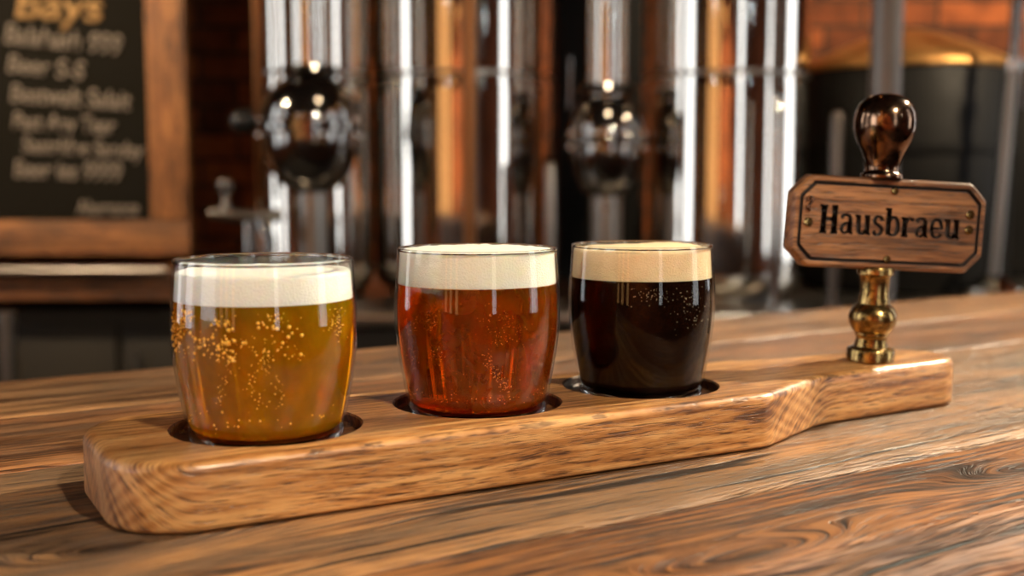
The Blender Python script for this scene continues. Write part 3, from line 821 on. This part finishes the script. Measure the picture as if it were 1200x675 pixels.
# ------------------------------------------------------------------ brewing tanks
PLINTH = at(600, 346, 2.9).z
def tank(label, xl, xr, D, band_y=83):
    al = math.atan((xl - 600) / 1340); ar = math.atan((xr - 600) / 1340); mm = (al + ar) / 2; half = (ar - al) / 2
    cx = D * math.tan(mm); R = math.hypot(cx, D) * math.sin(half)
    t = empty('brewing_tank', (cx, D, PLINTH)); tag(t, label, 'brewing tank', 'tall polished steel brewing tanks')
    zb = at(600, band_y, D - R).z - PLINTH; top = 2.55 - PLINTH
    prof = [(0, .0), (R * .55, .0), (R * .85, .012), (R * .97, .035), (R, .065)]
    # gently wavering rolled sheet, pinched at the weld
    for i in range(1, 60):
        z = .065 + (top - .2 - .065) * i / 60
        prof.append((R + .0016 * noise.noise(Vector((z * 5, cx * 9, 0))) - .004 * math.exp(-((z - zb) / .012) ** 2), z))
    prof += [(R, top - .2), (R * .97, top - .15), (R * .8, top - .07), (R * .5, top - .02), (0, top)]
    obj('shell', lathe(prof, 128), M['steel'], t, smooth=50)
    obj('weld_band', lathe([(R - .006, zb - .007), (R - .0005, zb - .005), (R - .0005, zb + .005), (R - .006, zb + .007)], 96, closed=True), M['steel_satin'], t, smooth=40)
    obj('lid_collar', lathe([(0, top - .03), (R * .32, top - .03), (R * .32, top + .02), (R * .36, top + .02), (R * .36, top + .04), (0, top + .045)], 64), M['steel_satin'], t)
    obj('foot_ring', lathe([(R * .75, -.0), (R * .80, 0), (R * .80, .02), (R * .75, .02)], 64, closed=True), M['steel_satin'], t)
    return t, cx, R
tank('narrow polished steel tank behind the ball valve with the black lever, beside the brick', 300, 437, 2.9)
tank('polished steel tank with a copper pipe before it, behind the amber ale glass', 438, 648, 3.0)
tank('polished steel tank with bright stripes between the stout glass and the dark kettle', 752, 945, 2.9)
# platform the tanks stand on
pl = at(270, 346, 2.55); pr = at(1300, 346, 2.55)
pf = empty('tank_platform', ((pl.x + 1.75) / 2, 3.0, 0)); tag(pf, 'low grey steel clad platform carrying the brewing tanks', 'platform')
wx = (1.75 - pl.x) / 2
obj('platform_top', box(-wx, wx, -.50, .68, PLINTH - .03, PLINTH - .001, .004), M['steel_satin'], pf)
obj('platform_body', box(-wx + .03, wx - .03, -.46, .66, 0, PLINTH - .031, .004), M['panel'], pf)

# vertical pipes: (label, px, width px, top py or None, bottom py, depth, material)
def pipe(label, px, w, top, bot, Y, m, lean=0.0, cap='dome'):
    p0 = at(px, bot if bot else 346, Y); r = w / 2 * Y / 1340
    z0 = PLINTH if bot is None else p0.z
    z1 = 2.6 if top is None else at(px, top, Y).z
    h = z1 - z0
    prof = [(0, 0), (r * 1.7, 0), (r * 1.7, .008), (r, .010)] if bot is None else [(0, -.0), (r * .8, 0), (r, r * .3)]
    prof += [(r, h * .5)]
    prof += [(r, h - r), (r * .85, h - r * .45), (r * .5, h - r * .1), (0, h)]
    o = obj('steel_pipe', lathe(prof, 32), m, None, (p0.x, Y, z0), (0, lean, 0), smooth=50)
    tag(o, label, 'pipe'); return o
o = pipe('dull copper pipe running up the front of the middle tank', 551, 17, None, None, 2.66, M['copper_pipe']); o.name = 'copper_pipe'
pipe('thin grey steel pipe with a rounded top right of the middle tank', 645, 13, 190, None, 2.72, M['steel_satin'])
pipe('short bright steel pipe with a rounded top before the right edge of the right tank', 908, 11, 105, None, 2.6, M['steel'])
pipe('broad grey steel column passing behind the bronze knob', 1030, 36, None, None, 2.62, M['steel_brown'])
pipe('thin dull steel pipe with a rounded top between right tank and bronze knob', 976, 15, 130, None, 2.64, M['steel_brown'])
pipe('thin steel pipe beside the brick wall left of the narrow tank', 306, 13, None, 232, 2.75, M['copper_pipe'])

# leaning steel pole at right
p0 = at(1163, 330, 2.8); p1 = at(1198, -60, 2.8)
po = empty('steel_pole', (p0.x, 2.8, PLINTH)); tag(po, 'slightly leaning polished steel pole on a round flange beside the dark kettle', 'pole')
d = p1 - p0; d = d * ((p1.z - PLINTH) / d.z)
obj('pole', tube([tuple(d * .02), tuple(d * .66), ], .0140, 24), M['steel_satin'], po, smooth=50)
obj('pole_joint', tube([tuple(d * .66), tuple(d * .69)], .0195, 24), M['steel'], po, smooth=50)
obj('upper_pole', tube([tuple(d * .69), tuple(d * 1.0)], .0125, 24), M['steel_dark'], po, smooth=50)
obj('flange', lathe([(0, 0), (.075, 0), (.075, .03), (.04, .045), (.026, .06), (0, .06)], 48), M['steel'], po)

for nm, lab, a0, a1, top, Y in (('added_dark_box', 'tall black box added to darken the gap between two steel tanks', 655, 752, -250, 3.42),  # added boxes, put in to keep the brick behind them dark
                                ('added_dark_box', 'tall black box added to darken the far right beyond the leaning pole', 1176, 1330, 70, 3.42)):
    xa, xb = at(a0, 300, Y).x, at(a1, 300, Y).x; zt_ = min(at(0, top, Y).z, 2.9)
    c_ = empty(nm, ((xa + xb) / 2, Y, PLINTH)); tag(c_, lab, 'cabinet'); hw = (xb - xa) / 2
    obj('body', box(-hw, hw, .02, .2, 0, zt_ - PLINTH, .004), M['black_paint'], c_)
    dd = obj('door', box(-hw + .01, hw - .01, 0, .019, .02, zt_ - PLINTH - .02, .003), M['black_paint'], c_)
    obj('door_handle', tube([(-hw + .03, -.02, .5), (-hw + .03, -.02, .65)], .006), M['steel_dark'], dd, smooth=50)

# kettle: black body with a copper hood
KY = 3.15
kc = at(1062, 85, KY); kr = 118 * KY / 1340
ke = empty('brew_kettle', (kc.x, KY, PLINTH)); tag(ke, 'big black brew kettle under a shallow copper hood behind the bronze knob', 'brew kettle')
hz = kc.z - PLINTH
obj('body', lathe([(0, 0), (kr * .9, 0), (kr, .04), (kr, hz - .005), (kr * .98, hz), (0, hz)], 96), M['black_paint'], ke, smooth=50)
obj('hood', lathe([(kr * 1.01, hz - .004), (kr * 1.03, hz + .004), (kr * 1.01, hz + .016), (kr * .8, hz + .045), (kr * .55, hz + .075), (kr * .3, hz + .10), (kr * .14, hz + .112), (0, hz + .115)], 96), M['copper'], ke, smooth=50)
obj('hoop', lathe([(kr * 1.0, hz * .62), (kr * 1.02, hz * .62), (kr * 1.02, hz * .62 + .02), (kr * 1.0, hz * .62 + .02)], 96, closed=True), M['black_paint'], ke)

# ------------------------------------------------------------------ ball valves before the tanks
def ball_valve(label, px, neck_w, ball_w, top_py, eq_py, bot_py, Y, lever):
    p = at(px, eq_py, Y); k = Y / 1340
    base = at(px, 346, Y).z if False else PLINTH
    v = empty('ball_valve', (p.x, Y, PLINTH)); tag(v, label, 'ball valve', 'chrome ball valves before the tanks')
    ze = p.z - PLINTH; r = neck_w / 2 * k; R = ball_w / 2 * k
    zt = at(px, top_py, Y).z - PLINTH; zl = at(px, bot_py, Y).z - PLINTH
    obj('upper_pipe', lathe([(0, zt - .02), (r, zt - .02), (r, 2.55 - PLINTH), (0, 2.55 - PLINTH)], 48), M['steel'], v)
    obj('neck_collar', lathe([(r, zt - .012), (r * 1.35, zt - .012), (r * 1.45, zt), (r * 1.35, zt + .012), (r, zt + .012)], 48, closed=True), M['steel_dark'], v)
    up = [(R * math.cos(a), ze + .012 + (zt - ze - .012) * math.sin(a)) for a in [math.radians(q) for q in range(0, 86, 6)]]
    obj('upper_dome', lathe([(0, ze + .01), (R, ze + .01)] + up + [(0, zt)], 64), M['steel_dark'], v, smooth=50)
    obj('flange', lathe([(0, ze - .012), (R * 1.06, ze - .012), (R * 1.1, ze - .006), (R * 1.1, ze + .006), (R * 1.06, ze + .012), (0, ze + .012)], 64), M['steel_dark'], v)
    lo = [(R * .94 * math.cos(a) ** .8 if math.cos(a) > 0 else 0, ze - .012 - (ze - zl - .012) * math.sin(a)) for a in [math.radians(q) for q in range(0, 80, 6)]]
    obj('lower_dome', lathe([(0, ze - .01), (R * .94, ze - .01)] + lo + [(0, zl)], 64), M['steel_dark'], v, smooth=50)
    obj('lower_pipe', lathe([(0, 0), (r * 1.5, 0), (r * 1.5, .012), (r * .8, .014), (r * .8, zl + .03), (0, zl + .03)], 48), M['steel_satin'], v)
    for i in range(8):
        a = 2 * PI * (i + .5) / 8
        obj('bolt', lathe([(0, ze - .02), (.007, ze - .02), (.007, ze + .02), (.004, ze + .024), (0, ze + .024)], 12), M['steel'], v, (R * 1.0 * math.cos(a), R * 1.0 * math.sin(a), 0))
    if lever:
        L = at(290, 143, Y); q = (L.x - p.x, -.04, L.z - PLINTH)
        ln = obj('lever', tube([(-R * .6, -.02, ze + .01), (q[0] + .01, -.04, q[2])], .008), M['steel'], v, smooth=50)
        kb = bmesh.new(); bmesh.ops.create_uvsphere(kb, u_segments=24, v_segments=16, radius=.028, matrix=Matrix.Translation(q) @ Matrix.Diagonal((1.1, 1, .9, 1)))
        obj('lever_knob', kb, M['black_plastic'], ln, smooth=60)
    return v
ball_valve('dark chrome ball valve with a black lever knob before the narrow tank', 364, 46, 118, 84, 150, 228, 2.62, True)
ball_valve('dark chrome ball valve without a lever between the middle and right tanks', 711, 46, 90, 106, 165, 234, 2.78, False)

# small T valve left of the first ball valve
p = at(300, 252, 2.56)
tv = empty('tee_valve', (p.x, 2.56, p.z)); tag(tv, 'small steel valve with crossbar and upright spindle beside the brick wall', 'valve')
k = 2.4 / 1340
obj('crossbar', tube([(-58 * k, 0, 2 * k), (-30 * k, -.005, 0), (5 * k, 0, -2 * k), (30 * k, .02, 0)], [.011, .014, .014, .016], 20), M['steel_brown'], tv, smooth=50)
obj('spindle', lathe([(0, 0), (.012, 0), (.012, .025), (.008, .03), (.008, .05), (.016, .054), (.019, .066), (.014, .078), (0, .08)], 24), M['steel_brown'], tv, (-37 * k, -.003, 0), smooth=50)
obj('post', tube([(-8 * k, .01, 0), (-8 * k, .01, PLINTH - p.z)], .016, 20), M['steel_dark'], tv, smooth=50)
obj('mounting_foot', lathe([(0, PLINTH - p.z), (.04, PLINTH - p.z), (.04, PLINTH - p.z + .01), (0, PLINTH - p.z + .012)], 32), M['steel_dark'], tv, (-8 * k, .01, 0))
obj('outlet', tube([(8 * k, -.01, -.01), (20 * k, -.03, -.05), (22 * k, -.04, -.09)], [.014, .013, .012], 20), M['steel_dark'], tv, smooth=50)

# ------------------------------------------------------------------ lamps of the room, with others added for their light
def pendant(name, pos, label, kind, r=.04, power=0, color=(1, .8, .58), spot=None):
    l = empty(name, pos); tag(l, label, 'lamp')
    obj('lamp_shade', lathe([(.02, .09), (.05, .085), (.10, .03), (.14, -.03), (.137, -.03), (.096, .028), (.046, .08), (.02, .086)], 48, closed=True), M['black_paint'], l, smooth=60)
    obj('cord', tube([(0, 0, .088), (0, 0, RH - pos[2])], .004, 8), M['black_paint'], l)
    bm = bmesh.new(); bmesh.ops.create_uvsphere(bm, u_segments=24, v_segments=16, radius=r)
    obj('bulb', bm, M[kind], l, smooth=60)
    if power:
        L = bpy.data.lights.new('lamp_light', 'SPOT'); L.energy = power; L.color = color; L.shadow_soft_size = .05; L.spot_size = math.radians(75); L.spot_blend = .8
        o = bpy.data.objects.new('lamp_light', L); COL.objects.link(o); o.location = (pos[0], pos[1], pos[2] - .06)
        o.rotation_euler = (Vector(spot) - Vector(o.location)).to_track_quat('-Z', 'Y').to_euler()
    return l
pendant('unseen_pendant', KEY_POS, 'black pendant lamp hanging over the right end of the bar', 'bulb', .03, KEY_POWER * 10, (1, .87, .63), (.1, .6, BT))
pendant('unseen_pendant', FRONT_POS, 'black pendant lamp hanging above the customer side of the bar', 'bulb', .03, FRONT_POWER * 10, (1, .86, .64), (.1, .75, BT))
pendant('unseen_pendant', (-1.3, -.9, 2.25), 'black pendant lamp added left behind the camera for glints on the valves', 'bulb_cool', .035)  # this and the next two bulbs are added for glints on the valves
pendant('unseen_pendant', (-.4, -1.6, 2.2), 'black pendant lamp added in the middle behind the camera for glints on the valves', 'bulb', .035)
pendant('unseen_pendant', (2.2, -1.2, 2.2), 'black pendant lamp added near the rear window for glints on the valves', 'bulb_cool', .035)
pendant('unseen_pendant', (-1.75, 1.75, 2.5), 'black pendant lamp added out of view to brighten the chalkboard', 'bulb', .03, 250, (1, .78, .52), (-1.3, 3.2, 1.3))  # added lamp, lifts the chalkboard and the brick beside it
pendant('unseen_pendant', (.25, 1.55, 2.75), 'black pendant lamp added out of view to brighten the back behind the middle tank', 'bulb', .03, 22, (1, .78, .52), (.1, 3.6, 1.2))  # added lamp, lifts the wall between the tanks
pendant('unseen_pendant', (1.9, 2.0, 2.6), 'black pendant lamp added out of view to brighten the kettle hood', 'bulb', .03, 190, (1, .78, .52), (1.2, 3.3, 1.62))  # added lamp, lifts the copper hood and the brick above
pendant('unseen_pendant', (-.9, -1.2, 2.5), 'black pendant lamp added to wash the brick behind the camera for brown tank reflections', 'bulb', .03, 500, (1, .72, .45), (-.3, -2.6, 1.2))  # added wall washer, so the tanks mirror brown brick
for i, x in enumerate((-2.75, -2.15, -1.55)):  # added lamps, put in for the orange stripes mirrored by the tanks
    t = empty('added_wall_lamp', (x, RY0 + .10, .8)); tag(t, 'tall amber wall lamp added behind the camera for orange tank stripes, %s of three' % ('leftmost', 'middle', 'rightmost')[i], 'lamp', 'added amber wall lamps')
    obj('lamp_glass', lathe([(0, 0), (.10, 0), (.10, 1.8), (0, 1.8)], 32), M['tube'], t)
    for z in (-.04, 1.801): obj('lamp_cap', lathe([(0, z), (.105, z), (.105, z + .039), (0, z + .039)], 32), M['black_paint'], t)
